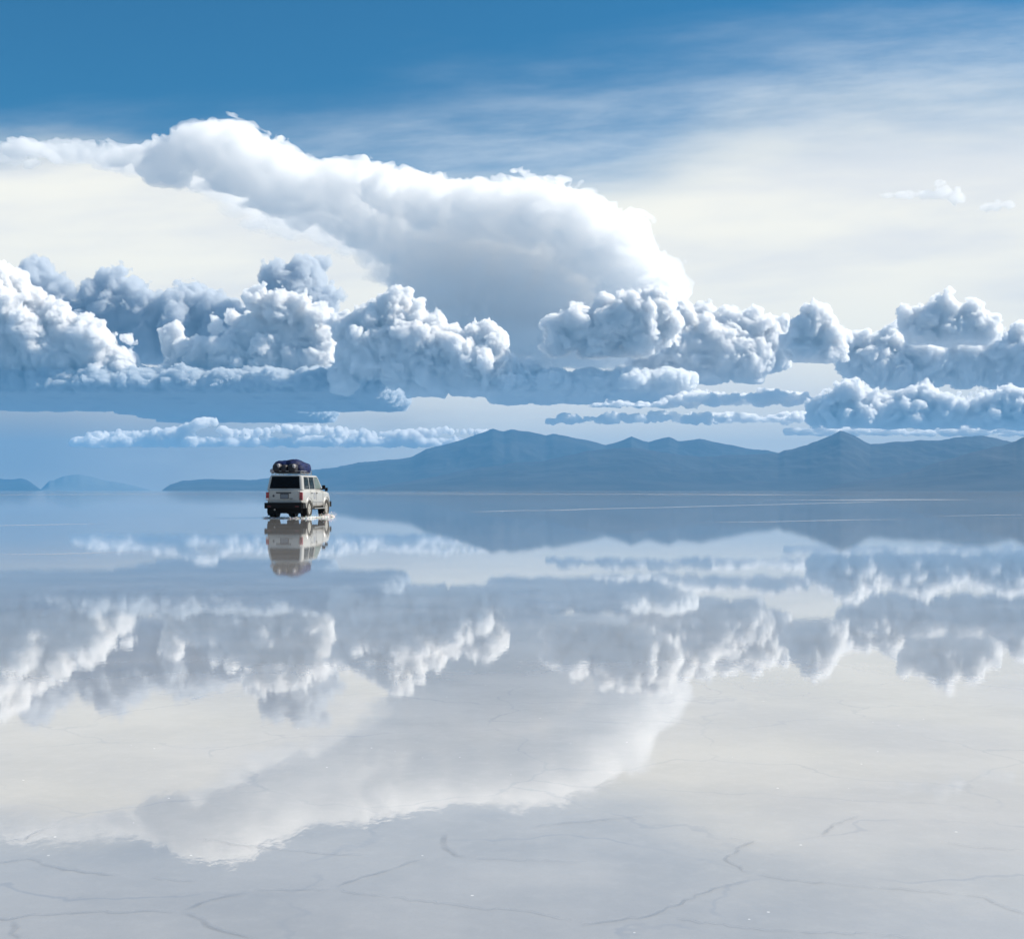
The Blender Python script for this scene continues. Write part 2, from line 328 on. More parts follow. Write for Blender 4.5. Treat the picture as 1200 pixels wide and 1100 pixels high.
# low row
cl('cumulus_cloud', 'low thin row of small pale cumulus near the left horizon',
   [(88,519.0,5.0,11),(91,518,5.7,7,1.6,1.6),(97,516.9,6.1,4),(100,518,5.1,-1,1.6,1.6),(105,512.2,4.4,-11),(108,518,6.8,-12,1.6,1.6),(111,512.5,6.5,0),(114,518,6.1,3,1.6,1.6),(117,511.8,6.1,1),(120,518,5.6,14,1.6,1.6),(126,510.3,4.9,12),(129,518,6.6,-11,1.6,1.6),(133,510.3,5.1,-8),(136,518,5.0,12,1.6,1.6),(138,511.3,6.2,-7),(141,518,6.7,-6,1.6,1.6),(145,509.0,4.2,9),(148,518,6.3,-10,1.6,1.6),(153,510.5,5.9,0),(156,518,5.6,-4,1.6,1.6),(160,511.1,6.8,-4),(163,518,5.1,-6,1.6,1.6),(168,509.6,5.6,7),(171,518,6.4,-5,1.6,1.6),(174,508.4,4.7,-3),(177,518,6.0,-5,1.6,1.6),(179,508.3,5.2,-7),(182,518,5.1,15,1.6,1.6),(184,508.8,6.1,0),(187,518,5.0,10,1.6,1.6),(191,506.9,4.8,-12),(194,518,5.9,7,1.6,1.6),(197,508.5,6.8,-6),(200,518,5.2,-8,1.6,1.6),(205,507.6,6.8,-1),(208,518,6.0,13,1.6,1.6),(213,506.4,6.2,-9),(216,518,6.2,9,1.6,1.6),(221,503.5,6.5,-11),(224,518,5.9,-13,1.6,1.6),(227,499.2,5.3,-1),(230,518,6.8,-5,1.6,1.6),(233,496.7,6.0,-10),(236,518,5.6,-5,1.6,1.6),(239,494.4,6.3,8),(242,518,5.3,7,1.6,1.6),(245,494.0,5.2,11),(248,518,5.1,4,1.6,1.6),(252,494.5,4.9,-5),(255,518,6.5,-4,1.6,1.6),(261,505.1,5.1,1),(264,518,5.3,14,1.6,1.6),(268,509.3,6.3,-2),(271,518,6.7,-11,1.6,1.6),(277,508.5,5.5,-8),(280,518,6.3,10,1.6,1.6),(284,507.1,4.1,-1),(287,518,5.3,12,1.6,1.6),(290,507.0,4.0,7),(293,518,6.7,1,1.6,1.6),(297,508.2,5.2,11),(300,518,5.6,-7,1.6,1.6),(303,507.2,4.9,-8),(306,518,5.2,11,1.6,1.6),(312,507.4,6.9,8),(315,518,6.9,12,1.6,1.6),(319,503.1,3.8,-4),(322,518,6.0,2,1.6,1.6),(327,502.3,4.8,12),(330,518,5.7,3,1.6,1.6),(335,502.2,6.2,-1),(338,518,6.1,6,1.6,1.6),(341,503.6,5.2,12),(344,518,7.0,7,1.6,1.6),(347,506.6,6.8,8),(350,518,5.4,12,1.6,1.6),(352,504.7,5.4,-4),(355,518,5.7,-7,1.6,1.6),(359,505.0,6.4,8),(362,518,6.3,-4,1.6,1.6),(365,503.7,5.8,11),(368,518,6.9,-2,1.6,1.6),(372,503.8,6.5,10),(375,518,5.9,-4,1.6,1.6),(381,503.4,5.3,4),(384,518,7.0,-9,1.6,1.6),(389,506.6,6.8,3),(392,518,5.6,-13,1.6,1.6),(397,507.4,6.1,-7),(400,518,6.2,14,1.6,1.6),(404,508.0,5.8,1),(407,518,5.6,2,1.6,1.6),(412,508.3,5.7,11),(415,518,7.0,-9,1.6,1.6),(418,507.9,5.0,8),(421,518,5.4,9,1.6,1.6),(426,509.0,5.7,-11),(429,518,7.0,-8,1.6,1.6),(431,510.2,6.6,-9),(434,518,5.6,-10,1.6,1.6),(438,509.3,5.4,1),(441,518,5.9,-3,1.6,1.6),(446,507.6,3.8,-6),(449,518,5.5,13,1.6,1.6),(452,508.5,4.7,-4),(455,518,6.7,12,1.6,1.6),(458,510.1,6.4,-1),(461,518,6.9,2,1.6,1.6),(465,507.3,3.8,5),(468,518,6.0,15,1.6,1.6),(473,510.2,6.9,-8),(476,518,5.8,11,1.6,1.6),(480,508.6,5.4,2),(483,518,5.3,4,1.6,1.6),(486,508.2,5.2,-6),(489,518,6.9,4,1.6,1.6),(492,509.2,6.4,9),(495,518,5.0,-12,1.6,1.6),(498,508.9,6.7,5),(501,518,5.3,5,1.6,1.6),(507,506.8,5.5,1),(510,518,5.9,-8,1.6,1.6),(514,505.8,5.2,10),(517,518,5.8,15,1.6,1.6),(522,504.1,4.1,7),(525,518,5.5,-6,1.6,1.6),(529,505.3,5.0,-2),(532,518,6.9,-6,1.6,1.6),(536,505.1,4.5,3),(539,518,5.0,6,1.6,1.6),(543,506.0,5.1,-3),(546,518,5.1,-11,1.6,1.6),(552,505.5,3.5,5),(555,518,6.1,-8,1.6,1.6),(560,509.5,6.2,-5),(563,518,6.0,12,1.6,1.6),(566,511.1,7.0,-3),(569,518,6.0,0,1.6,1.6)], 54000, M_small, base=524, kids=10, grand=3, vox=1.1, amp=0.42, wave=0.70)
# right group
cl('cumulus_cloud', 'dark bellied cumulus with a bright top to the left of the small isolated tower',
   [(655,385,20,0),(680,385,26,0),(710,380,30,0),(740,375,30,0),(768,362,24,0),(750,395,26,0),(700,405,24,0),(775,385,20,10),(655,405,18,0)], 60000, M_white, base=419)
cl('cumulus_cloud', 'cumulus with lumpy bright tops and a wide dark base right of centre',
   [(800,385,26,20),(825,378,18,20),(855,372,16,10),(880,378,18,10),(905,385,18,20),(760,430,26,0),(800,420,36,0),(840,415,34,0),(875,425,28,0),(905,410,26,20),(820,435,30,0)], 64000, M_white, base=449)
cl('cumulus_cloud', 'small isolated dark cloud tower with a bright rim right of centre',
   [(955,370,18,0),(950,388,24,0),(968,392,22,0),(935,405,18,0),(965,410,22,0),(980,408,16,0),(945,410,22,0)], 58000, M_white, base=424)
cl('cumulus_cloud', 'rounded domed cumulus with a dark belly at the upper right',
   [(1062,366,9,0),(1085,378,18,0),(1110,372,20,0),(1135,376,20,0),(1155,384,16,0),(1110,388,24,0),(1080,392,18,0),(1145,394,18,0)], 59000, M_white, base=404)
cl('cumulus_cloud', 'wide lumpy cumulus bank with dark flat base at the right edge',
   [(985,405,18,20),(1010,402,16,20),(1040,400,18,20),(1065,415,22,10),(1030,428,24,10),(1090,425,28,0),(1130,425,28,0),(1170,425,30,0),(1205,420,34,0),(1195,395,18,0),(1060,440,22,0),(1240,410,40,0),(1000,425,20,20)], 68000, M_white, base=456)
cl('cumulus_cloud', 'pale cumulus heaps low above the right mountains, touching the right edge',
   heap([(955,468),(975,452),(1000,446),(1020,452),(1040,462),(1055,455),(1080,452),(1105,462),(1125,466),(1150,458),(1175,455),(1200,462),(1230,455),(1260,460)], 500, 7, 13, .9, 3), 57000, M_small, base=503, grand=5, kids=14)
cl('cumulus_cloud', 'thin bright layered cloud between the dark based cumulus and the ridge right of centre',
   heap([(772,470),(790,462),(820,459),(850,462),(880,460),(905,456),(930,460),(965,466)], 474, 4, 7, 1.1, 5, 20, 1.8) + heap([(700,473),(730,470),(770,472),(785,476)], 479, 3, 4, 1.2, 6, 20, 2.2), 58500, M_small, base=478, grand=4, kids=12, vox=1.1, amp=0.40, wave=0.70)
cl('stratus_cloud', 'thin grey layered cloud streaks close above the two right hand peaks',
   heap([(800,487),(850,484),(900,486),(950,482),(1000,490)], 494, 3.5, 5, 1.2, 8, 30, 2.6) + heap([(930,503),(1000,500),(1080,504),(1140,499),(1240,501)], 510, 3, 5, 1.3, 9, 30, 2.6), 60000, M_small, grand=2, kids=9, vox=1.1, amp=0.38, wave=0.70)
cl('cumulus_cloud', 'small broken pale clouds in the gap above the saddle between the left and right mountains',
   heap([(640,492),(665,486),(690,489),(715,484),(740,487),(770,483),(800,487),(830,484),(860,490)], 495, 3, 6, 1.3, 14, 22, 1.5), 59000, M_small, base=497, grand=3, kids=12, vox=1.1, amp=.42, wave=.7)
mats = {}
HMAT = {}
for name, label, puffs, D, mt, kw in CL:
    key = (mt[0], D)
    if key not in mats: mats[key] = cloud_mat(mt[0], mt[1] * D / F, mt[2], mt[3])
    o = build_cloud(name, puffs, D, len(mats) * 3.7 + len(puffs), **kw)
    o.data.materials.append(mats[key]); tag(o, label, 'cloud')
# ---------------------------------------------------------------- salt flat under a film of water
def new_mat(name):
    m = bpy.data.materials.new(name); m.use_nodes = True
    return m, NT(m.node_tree), m.node_tree.nodes['Principled BSDF']


gm, T, b = new_mat('wet_salt')
tc = T.n('ShaderNodeTexCoord'); oc = tc.outputs['Object']
n1 = T.noise(oc, .9, 6, .6); n2 = T.noise(oc, 14, 5, .65); n3 = T.noise(oc, .02, 4, .5)
basec = T.mix(T.step(n1, .35, .65), (.30, .305, .315, 1), (.36, .36, .365, 1))
basec = T.mix(T.m('MULTIPLY', T.step(n2, .45, .75), .18), basec, (.43, .43, .43, 1))
n4 = T.noise(oc, 90, 3, .7)                    # salt grains
vor = T.n('ShaderNodeTexVoronoi'); T.put(vor.inputs['Vector'], oc); vor.inputs['Scale'].default_value = 7
spark = T.m('MULTIPLY', T.m('LESS_THAN', vor.outputs['Distance'], .035), T.m('GREATER_THAN', T.noise(oc, 3, 2), .5))
basec = T.mix(T.m('MULTIPLY', T.step(n4, .5, .75), .22), basec, (.25, .26, .28, 1))
basec = T.mix(T.m('MULTIPLY', spark, .6), basec, (.85, .85, .85, 1))
wv = T.n('ShaderNodeVectorMath', operation='ADD'); T.put(wv.inputs[0], oc)
nd = T.n('ShaderNodeTexNoise'); T.put(nd.inputs['Vector'], oc); nd.inputs['Scale'].default_value = 2.2; nd.inputs['Detail'].default_value = 5
sc_ = T.n('ShaderNodeVectorMath', operation='SCALE'); T.put(sc_.inputs[0], nd.outputs['Color']); sc_.inputs['Scale'].default_value = .55; T.put(wv.inputs[1], sc_.outputs[0])
ve = T.n('ShaderNodeTexVoronoi', feature='DISTANCE_TO_EDGE'); T.put(ve.inputs['Vector'], wv.outputs[0]); ve.inputs['Scale'].default_value = .85
hair = T.m('MULTIPLY', T.step(ve.outputs['Distance'], .014, .002), T.step(T.noise(oc, 1.7, 3), .36, .58))
basec = T.mix(T.m('MULTIPLY', hair, .40), basec, (.22, .24, .28, 1))
T.put(b.inputs['Base Color'], basec)
b.inputs['IOR'].default_value = 1.85      # brine over glassy salt
sy = T.n('ShaderNodeSeparateXYZ'); T.put(sy.inputs[0], oc)
ruffled = T.m('MULTIPLY', T.step(T.m('ADD', sy.outputs[1], T.m('MULTIPLY', n3, 60)), 45, 200), .034)    # breeze on the open water far out
T.put(b.inputs['Roughness'], T.m('ADD', T.m('MULTIPLY_ADD', T.step(n3, .3, .7), .008, .008), ruffled))
mp = T.n('ShaderNodeMapping'); T.put(mp.inputs[0], oc); mp.inputs['Scale'].default_value = (1, .45, 1)
rip = T.noise(mp.outputs[0], 16, 3, .6)
bp = T.n('ShaderNodeBump'); bp.inputs['Strength'].default_value = 1; bp.inputs['Distance'].default_value = .00022
T.put(bp.inputs['Height'], rip); T.put(b.inputs['Normal'], bp.outputs[0])
GX, GY = 24000, 32000
me = bpy.data.meshes.new('salt_flat')
gy = [-3000, -300, -40, -4] + [2 * 1.45 ** k for k in range(27)] ; gy = [y for y in gy if y < GY * .8] + [GY]
gx = [12 * 1.8 ** k for k in range(13)]; gx = [x for x in gx if x < GX * .8] + [GX]; gx = [-x for x in reversed(gx)] + [-4, 4] + gx
me.from_pydata([(x, y, 0) for y in gy for x in gx], [], [(r * len(gx) + k, r * len(gx) + k + 1, (r + 1) * len(gx) + k + 1, (r + 1) * len(gx) + k) for r in range(len(gy) - 1) for k in range(len(gx) - 1)])
go = bpy.data.objects.new('salt_flat', me); COL.objects.link(go); me.materials.append(gm); tag(go, kind='structure')

# sheets laid on the flat: soft-edged ribbons
def ribbon(name, mat, lines, z, jit=0.0, seed=1):
    """lines: [([(px,py)...], half width across in metres)]. A ribbon along each line; 'across' runs 0..1..0 over its width."""
    rnd = random.Random(seed); vs, fs, al = [], [], []
    for pts, hw in lines:
        g = [G(x, y, z) for x, y in pts]
        d = [g[0]]
        for a, c in zip(g, g[1:]):
            n = max(2, int((c - a).length / max(hw * 2.5, .02))); n = min(n, 60)
            for k in range(1, n + 1):
                p = a.lerp(c, k / n)
                if k < n: p = p + Vector((rnd.uniform(-1, 1), rnd.uniform(-1, 1), 0)) * jit
                d.append(p)
        N = len(d)
        for i, p in enumerate(d):
            t = (d[min(i + 1, N - 1)] - d[max(i - 1, 0)]); t.z = 0; t.normalize(); q = Vector((-t.y, t.x, 0))
            e = min(1, min(i, N - 1 - i) / max(2, N * .05)); w = hw * .75 * rnd.uniform(.7, 1.25)
            for s_, a in ((-1, 0), (-.35, 1), (.35, 1), (1, 0)):
                vs.append(p + q * s_ * w); al.append(a * e)
            if i:
                k = len(vs) - 8
                for j in range(3): fs.append((k + j, k + j + 1, k + j + 5, k + j + 4))
    me = bpy.data.meshes.new(name); me.from_pydata([v[:] for v in vs], [], fs)
    at = me.attributes.new('across', 'FLOAT', 'POINT'); at.data.foreach_set('value', al)
    o = bpy.data.objects.new(name, me); COL.objects.link(o); me.materials.append(mat); tag(o, kind='structure')
    return o


def sheet_mat(name, color, rough, opac, scale, lo, hi):
    m, T, b = new_mat(name)
    b.inputs['Base Color'].default_value = color; b.inputs['Roughness'].default_value = rough; b.inputs['IOR'].default_value = 1.33
    a = T.n('ShaderNodeAttribute', attribute_name='across'); tc = T.n('ShaderNodeTexCoord')
    n = T.noise(tc.outputs['Object'], scale, 4, .6)
    T.put(b.inputs['Alpha'], T.m('MULTIPLY', T.m('MULTIPLY', T.step(a.outputs['Fac'], 0, 1), T.step(n, lo, hi)), opac))
    return m


m_crack = sheet_mat('salt_crack', (.20, .225, .27, 1), .06, .22, 9, .2, .6)
CR = [([(-40,1012),(0,1010),(35,1005),(50,1011),(100,1021),(145,1025)],.014), ([(170,1026),(205,1030),(235,1031)],.008),
 ([(0,985),(30,983),(45,973),(75,967)],.016), ([(225,982),(300,990),(380,999),(430,1001)],.009),
 ([(-30,1077),(0,1075),(15,1075),(40,1070),(100,1067.5),(165,1066),(210,1067)],.011),
 ([(210,1067),(235,1057),(265,1049),(295,1042)],.017), ([(295,1042),(330,1041),(390,1041)],.008), ([(390,1041),(425,1026),(450,1020),(480,1009),(510,1003)],.015),
 ([(18,1074),(20,1085),(17,1104)],.018), ([(210,1067),(230,1073),(243,1082),(265,1090),(305,1102)],.016),
 ([(390,1041),(440,1048),(500,1055),(560,1062),(612,1066),(650,1073),(695,1081)],.008),
 ([(680,1084),(695,1081),(760,1072),(800,1057),(825,1045),(860,1034),(880,1028)],.011),
 ([(790,1075),(840,1081),(900,1089),(960,1091),(1025,1093),(1080,1098)],.007),
 ([(885,1024),(860,1011),(850,1005),(870,990),(885,984),(845,981)],.013),
 ([(885,1022),(925,1030),(1000,1036),(1035,1039),(1075,1042),(1125,1046)],.010), ([(1125,1046),(1155,1050),(1175,1060),(1195,1067),(1215,1072)],.014),
 ([(522,973),(522,992),(535,1001),(550,1004)],.020), ([(550,1004),(600,1006),(690,1009)],.008),
 ([(1010,955),(975,965),(960,979)],.015), ([(620,968),(700,960),(760,955)],.012), ([(1100,985),(1150,992),(1210,996)],.009)]
ribbon('salt_crack_lines', m_crack, CR, .004, jit=.010, seed=4)
# wind lines and half-dry salt bars far out on the water
m_bar = sheet_mat('salt_bar', (.55, .58, .63, 1), .22, .38, .02, .1, .4)
ribbon('dry_salt_bars', m_bar, [
 ([(395,577.3),(500,577.4),(575,577.5)],180), ([(590,578.6),(640,579),(700,579.6)],150), ([(760,580),(795,580)],90),
 ([(808,579.6),(860,579.5),(915,579.6)],150), ([(-60,579.6),(0,579.6),(50,579.7)],190), ([(900,585.2),(1000,586),(1060,585.4),(1112,584.4)],16),
 ([(540,600.2),(600,598.2),(650,597.8),(700,596),(770,594.6),(860,592.2),(960,589.6),(1040,587.5)],1.6),
 ([(800,612),(900,611.2),(1000,608.9),(1080,608.3)],.7), ([(1080,605),(1140,603.8),(1230,602.5)],.8), ([(1130,607),(1230,606.6)],.5),
 ([(-60,616),(0,615.6),(60,614.5),(130,613)],.9), ([(-60,649),(60,649),(190,645)],.35)], .004, jit=0, seed=9)

# ---------------------------------------------------------------- mountains
hm, T, b = new_mat('mountain_rock')
tc = T.n('ShaderNodeTexCoord'); n = T.noise(tc.outputs['Object'], 0.001, 8, .6)
T.put(b.inputs['Base Color'], T.mix(T.step(n, .35, .65), (.010, .013, .016, 1), (.032, .034, .036, 1)))
b.inputs['Roughness'].default_value = .95


pm, T, b = new_mat('haze_toned_rock')  # haze over the faint peak put into a paler rock colour
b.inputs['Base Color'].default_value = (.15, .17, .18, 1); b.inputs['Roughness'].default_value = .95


def hills(name, ridge, D, W, seed, rough=1.0, nt=70, foot=1.0, mat=None):
    xs = np.arange(ridge[0][0], ridge[-1][0] + .1, 2.0)
    hp = np.interp(xs, [p[0] for p in ridge], [foot + HY - 1 - p[1] for p in ridge])
    hp = np.maximum(hp + fbm(np.stack([xs * .08, xs * 0, xs * 0 + seed], 1), 4, .6) * 1.6 * rough * np.minimum(1, hp / 20), 0)
    ts = np.concatenate([np.linspace(-1, 0, 14)[:-1], np.linspace(0, 1, nt)])
    XX, TT = np.meshgrid(xs, ts); h0 = np.tile(hp, (len(ts), 1))
    Dg = D - TT * W
    A = np.abs(TT); prof = np.where(TT < 0, 1 - A, (1 - A) ** 1.25)
    xw = (XX - CX) / F * Dg
    nz = fbm(np.stack([xw.ravel() / 950, Dg.ravel() / 1650, np.full(xw.size, seed, 'f')], 1), 5, .55, True).reshape(XX.shape)
    z = h0 / F * D * prof * (1 + nz * .26 * np.where(TT > 0, np.minimum(1, A * 2.2), 0) * (1 - A * .4)) - 6 * A
    vs = np.stack([xw, Dg, z], -1).reshape(-1, 3); c = len(xs)
    fs = [(r * c + k, r * c + k + 1, (r + 1) * c + k + 1, (r + 1) * c + k) for r in range(len(ts) - 1) for k in range(c - 1)]
    me = bpy.data.meshes.new(name); me.from_pydata(vs.tolist(), [], fs); me.materials.append(mat or hm)
    me.polygons.foreach_set('use_smooth', [True] * len(me.polygons)); me.update()
    o = bpy.data.objects.new(name, me); COL.objects.link(o); tag(o, kind='structure')


hills('distant_hills', [(190,574),(200,567),(215,563),(240,561),(270,561.5),(300,562),(330,557),(350,553),(370,550),(395,547),(420,542),(440,540),(480,536),(500,526),(520,521),(540,515),(560,508),(578,502.5),(590,505),(600,503),(620,505),(640,510),(648,508.5),(665,511),(690,516),(710,521),(725,517),(740,511),(750,515),(760,518),(775,514),(785,512),(795,517),(805,516),(820,514),(840,518),(860,522),(880,526),(900,528),(915,531),(940,530),(1000,535),(1100,540),(1300,545)], 25000, 4500, 1.5)
hills('mountains', [(420,574),(470,565),(520,556),(560,548),(600,543),(640,539),(680,530),(710,526),(740,524),(780,530),(820,535),(870,533),(912,531),(920,527),(945,522),(965,513),(985,504.5),(1000,510),(1020,520),(1050,518),(1080,516),(1100,516),(1120,513),(1135,511.5),(1150,510.5),(1170,514),(1185,518),(1200,522),(1300,520)], 19500, 4200, 4.2)
hills('foothills', [(955,575),(980,568),(1010,562),(1045,558),(1080,548),(1110,538),(1140,530),(1165,524),(1185,518),(1200,512),(1230,505),(1320,500)], 14800, 2800, 8.1)
hills('far_island', [(-160,568),(-60,563),(0,560.5),(15,561.5),(25,560.8),(33,563),(42,569),(50,575)], 29000, 1800, 3.3, rough=1.2)
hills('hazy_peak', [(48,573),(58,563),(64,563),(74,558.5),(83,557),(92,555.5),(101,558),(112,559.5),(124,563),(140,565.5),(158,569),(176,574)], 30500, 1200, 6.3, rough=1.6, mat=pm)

# ---------------------------------------------------------------- haze
vm = bpy.data.materials.new('haze'); vm.use_nodes = True; t = vm.node_tree; t.nodes.remove(t.nodes['Principled BSDF'])
pv_ = t.nodes.new('ShaderNodeVolumePrincipled'); pv_.inputs['Color'].default_value = (.115, .385, .72, 1)
pv_.inputs['Density'].default_value = float(os.environ.get('HZ', '3.4e-5')); pv_.inputs['Anisotropy'].default_value = 0
t.links.new(pv_.outputs[0], t.nodes['Material Output'].inputs['Volume'])
bm = bmesh.new(); bmesh.ops.create_cube(bm, size=1)
x0, x1, y0, y1, z0, z1 = -GX - 500, GX + 500, -3500, GY + 500, -1, 1260
for v_ in bm.verts: v_.co = (x0 if v_.co.x < 0 else x1, y0 if v_.co.y < 0 else y1, z0 if v_.co.z < 0 else z1)
me = bpy.data.meshes.new('haze'); bm.to_mesh(me); bm.free(); me.materials.append(vm)
ho = bpy.data.objects.new('haze', me); COL.objects.link(ho); tag(ho, kind='stuff')
# ---------------------------------------------------------------- the off-road car
def pbr(name, color, rough=.5, metal=0.0, coat=0.0, noise=0.0, scale=30):
    m, T, b = new_mat(name)
    if noise:
        tc = T.n('ShaderNodeTexCoord'); n = T.noise(tc.outputs['Object'], scale, 5, .6)
        T.put(b.inputs['Base Color'], T.mix(T.step(n, .3, .7), tuple(c * (1 - noise) for c in color[:3]) + (1,), color))
    else: b.inputs['Base Color'].default_value = color
    b.inputs['Roughness'].default_value = rough; b.inputs['Metallic'].default_value = metal; b.inputs['Coat Weight'].default_value = coat
    return m


def empty(name, loc, rz=0.0, parent=None):
    o = bpy.data.objects.new(name, None); COL.objects.link(o); o.location = loc; o.rotation_euler = (0, 0, rz); o.empty_display_size = .2
    return o


def link_bm(name, bm, mat, parent=None, smooth=False, bevel=0.0, sub=0):
    bmesh.ops.recalc_face_normals(bm, faces=bm.faces)
    if bevel: bmesh.ops.bevel(bm, geom=bm.edges[:], offset=bevel, segments=2, affect='EDGES', profile=.6, clamp_overlap=True)
    me = bpy.data.meshes.new(name); bm.to_mesh(me); bm.free(); me.materials.append(mat)
    if smooth: me.polygons.foreach_set('use_smooth', [True] * len(me.polygons))
    o = bpy.data.objects.new(name, me); COL.objects.link(o)
    if parent: o.parent = parent
    if sub:
        md = o.modifiers.new('s', 'SUBSURF'); md.levels = md.render_levels = sub
    return o


def add_box(bm, c, d, rot=None):
    g = bmesh.ops.create_cube(bm, size=1)['verts']
    for v in g:
        p = Vector((v.co.x * d[0], v.co.y * d[1], v.co.z * d[2]))
        if rot: p.rotate(rot)
        v.co = p + Vector(c)
    return g


def add_cyl(bm, a, b_, r, r2=None, seg=20):
    a, b_ = Vector(a), Vector(b_); L = (b_ - a).length
    g = bmesh.ops.create_cone(bm, cap_ends=True, segments=seg, radius1=r, radius2=r if r2 is None else r2, depth=L)['verts']
    q = (b_ - a).to_track_quat('Z', 'Y'); mid = (a + b_) / 2
    for v in g: v.co = q @ v.co + mid
    return g


def box_obj(name, c, d, mat, parent, bevel=.01, rot=None):
    bm = bmesh.new(); add_box(bm, c, d, rot); return link_bm(name, bm, mat, parent, bevel=bevel)


white = pbr('white_paint', (.36, .36, .345, 1), .32, 0, .5, .10, 2.5)
_t = NT(white.node_tree); _b = white.node_tree.nodes['Principled BSDF']; _src = _b.inputs['Base Color'].links[0].from_socket     # dried salt and mud low on the body
_tc = _t.n('ShaderNodeTexCoord'); _s = _t.n('ShaderNodeSeparateXYZ'); _t.put(_s.inputs[0], _tc.outputs['Object'])
_d = _t.m('MULTIPLY', _t.step(_t.m('ADD', _s.outputs[2], _t.m('MULTIPLY', _t.noise(_tc.outputs['Object'], 5, 5, .7), .5)), 1.15, .75), .75)
_t.put(_b.inputs['Base Color'], _t.mix(_d, _src, (.22, .20, .17, 1)))
blackp = pbr('black_plastic', (.006, .006, .007, 1), .6, noise=.3); blackp.node_tree.nodes['Principled BSDF'].inputs['Specular IOR Level'].default_value = .15
glass = pbr('dark_glass', (.003, .004, .006, 1), .08); glass.node_tree.nodes['Principled BSDF'].inputs['Specular IOR Level'].default_value = .28
sglass = pbr('side_glass', (.02, .032, .034, 1), .05)
pglass = pbr('sky_toned_side_glass', (.25, .32, .31, 1), .05)  # opaque pane, the bright sky behind it put into its colour
tyrem = pbr('tyre_rubber', (.035, .034, .031, 1), .8, noise=.4)
rimm = pbr('dusty_alloy', (.55, .53, .48, 1), .45, .5, noise=.25, scale=12)
redl = pbr('red_lens', (.28, .012, .02, 1), .2, 0, .5); redd = pbr('dark_red_lens', (.08, .006, .01, 1), .25)
clear = pbr('clear_lens', (.7, .7, .7, 1), .1); plate_m = pbr('plate_metal', (.16, .18, .21, 1), .5, noise=.3, scale=60)
steel = pbr('rack_steel', (.32, .32, .31, 1), .4, .6)
greym = pbr('grey_garnish', (.05, .052, .058, 1), .5)
salt_m = pbr('salt_mud', (.55, .53, .47, 1), .8, noise=.35, scale=9)

PSI = R(-7.4)
rear_mid = Vector(((333.3 - CX) / F * 59.2, 59.2, 0))
fw = Vector((math.sin(-PSI), math.cos(-PSI), 0))
car_c = rear_mid + fw * 2.40
ZS, YS = 1.125, 1.03                  # tall lifted body
car = empty('offroad_car', car_c, PSI)
tag(car, 'white off-road estate car loaded high on its roof, driving away over the flooded salt flat', 'car')


def loft(stations, mat, name, cap=True):
    """stations: (y, [(x, z) from bottom centre up the right side to top centre])."""
    bm = bmesh.new(); rows = []
    for y, sec in stations:
        full = sec + [(-x, z) for x, z in reversed(sec)]
        full = [p for i, p in enumerate(full) if i == 0 or abs(p[0] - full[i - 1][0]) + abs(p[1] - full[i - 1][1]) > 1e-5]
        rows.append([bm.verts.new((x, y, z)) for x, z in full])
    for a, c in zip(rows, rows[1:]):
        n = len(a)
        for k in range(n): bm.faces.new((a[k], a[(k + 1) % n], c[(k + 1) % n], c[k]))
    if cap: bm.faces.new(rows[0]); bm.faces.new(rows[-1][::-1])
    return bm


def low_sec(w, zt, zb=.46, crown=.03):
    return [(.02, zb), (w - .10, zb), (w - .03, zb + .06), (w, zb + .24), (w, zt - .26), (w - .012, zt - .12), (w - .05, zt - .015), (w - .30, zt + crown * .6), (.02, zt + crown)]


st = [(-2.30, low_sec(.84, 1.17, .62)), (-2.36, low_sec(.80, 1.14, .66))][::-1] + [(-2.10, low_sec(.90, 1.19, .55)), (-1.75, low_sec(.925, 1.195)), (-1.1, low_sec(.93, 1.195)), (-.4, low_sec(.925, 1.19)),
      (.3, low_sec(.925, 1.18)), (.85, low_sec(.925, 1.16)), (1.05, low_sec(.92, 1.14, crown=.05)), (1.5, low_sec(.92, 1.12, crown=.055)), (1.95, low_sec(.90, 1.07, .5, .05)), (2.22, low_sec(.86, 1.00, .55, .04)), (2.32, low_sec(.78, .92, .60, .03))]
bm = loft(st, white, 'body'); body = link_bm('body', bm, white, car)
# cut the four wheel arches
WY = (-1.42, 1.43)
bm = bmesh.new()
for y in WY:
    for sx in (-1, 1): add_cyl(bm, (sx * .62, y, .40), (sx * 1.1, y, .40), .47, seg=32)
cut = link_bm('arch_cutter', bm, blackp)
md = body.modifiers.new('b', 'BOOLEAN'); md.operation = 'DIFFERENCE'; md.solver = 'EXACT'; md.object = cut
m2 = bpy.data.meshes.new_from_object(body.evaluated_get(bpy.context.evaluated_depsgraph_get())); body.modifiers.clear(); body.data = m2; m2.name = 'body'
bpy.data.objects.remove(cut)
md = body.modifiers.new('bv', 'BEVEL'); md.width = .012; md.segments = 2; md.limit_method = 'ANGLE'; md.angle_limit = R(35)
# wheel arch flares and dark liners
for y in WY:
    for sx in (-1, 1):
        bm = bmesh.new(); prev = None
        for k in range(15):
            a = R(4 + 172 * k / 14); ring = []
            for rr, xx in ((.47, .915), (.475, .942), (.52, .942), (.55, .915)):
                ring.append(bm.verts.new((sx * xx, y + math.cos(a) * rr, .40 + math.sin(a) * rr)))
            if prev:
                for j in range(4): bm.faces.new((prev[j], prev[(j + 1) % 4], ring[(j + 1) % 4], ring[j]))
            else: bm.faces.new(ring)
            prev = ring
        bm.faces.new(prev[::-1]); link_bm('arch_flare', bm, white, car)
        bm = bmesh.new(); add_cyl(bm, (sx * .60, y, .42), (sx * .66, y, .42), .44, seg=24); link_bm('wheel_well', bm, blackp, car)

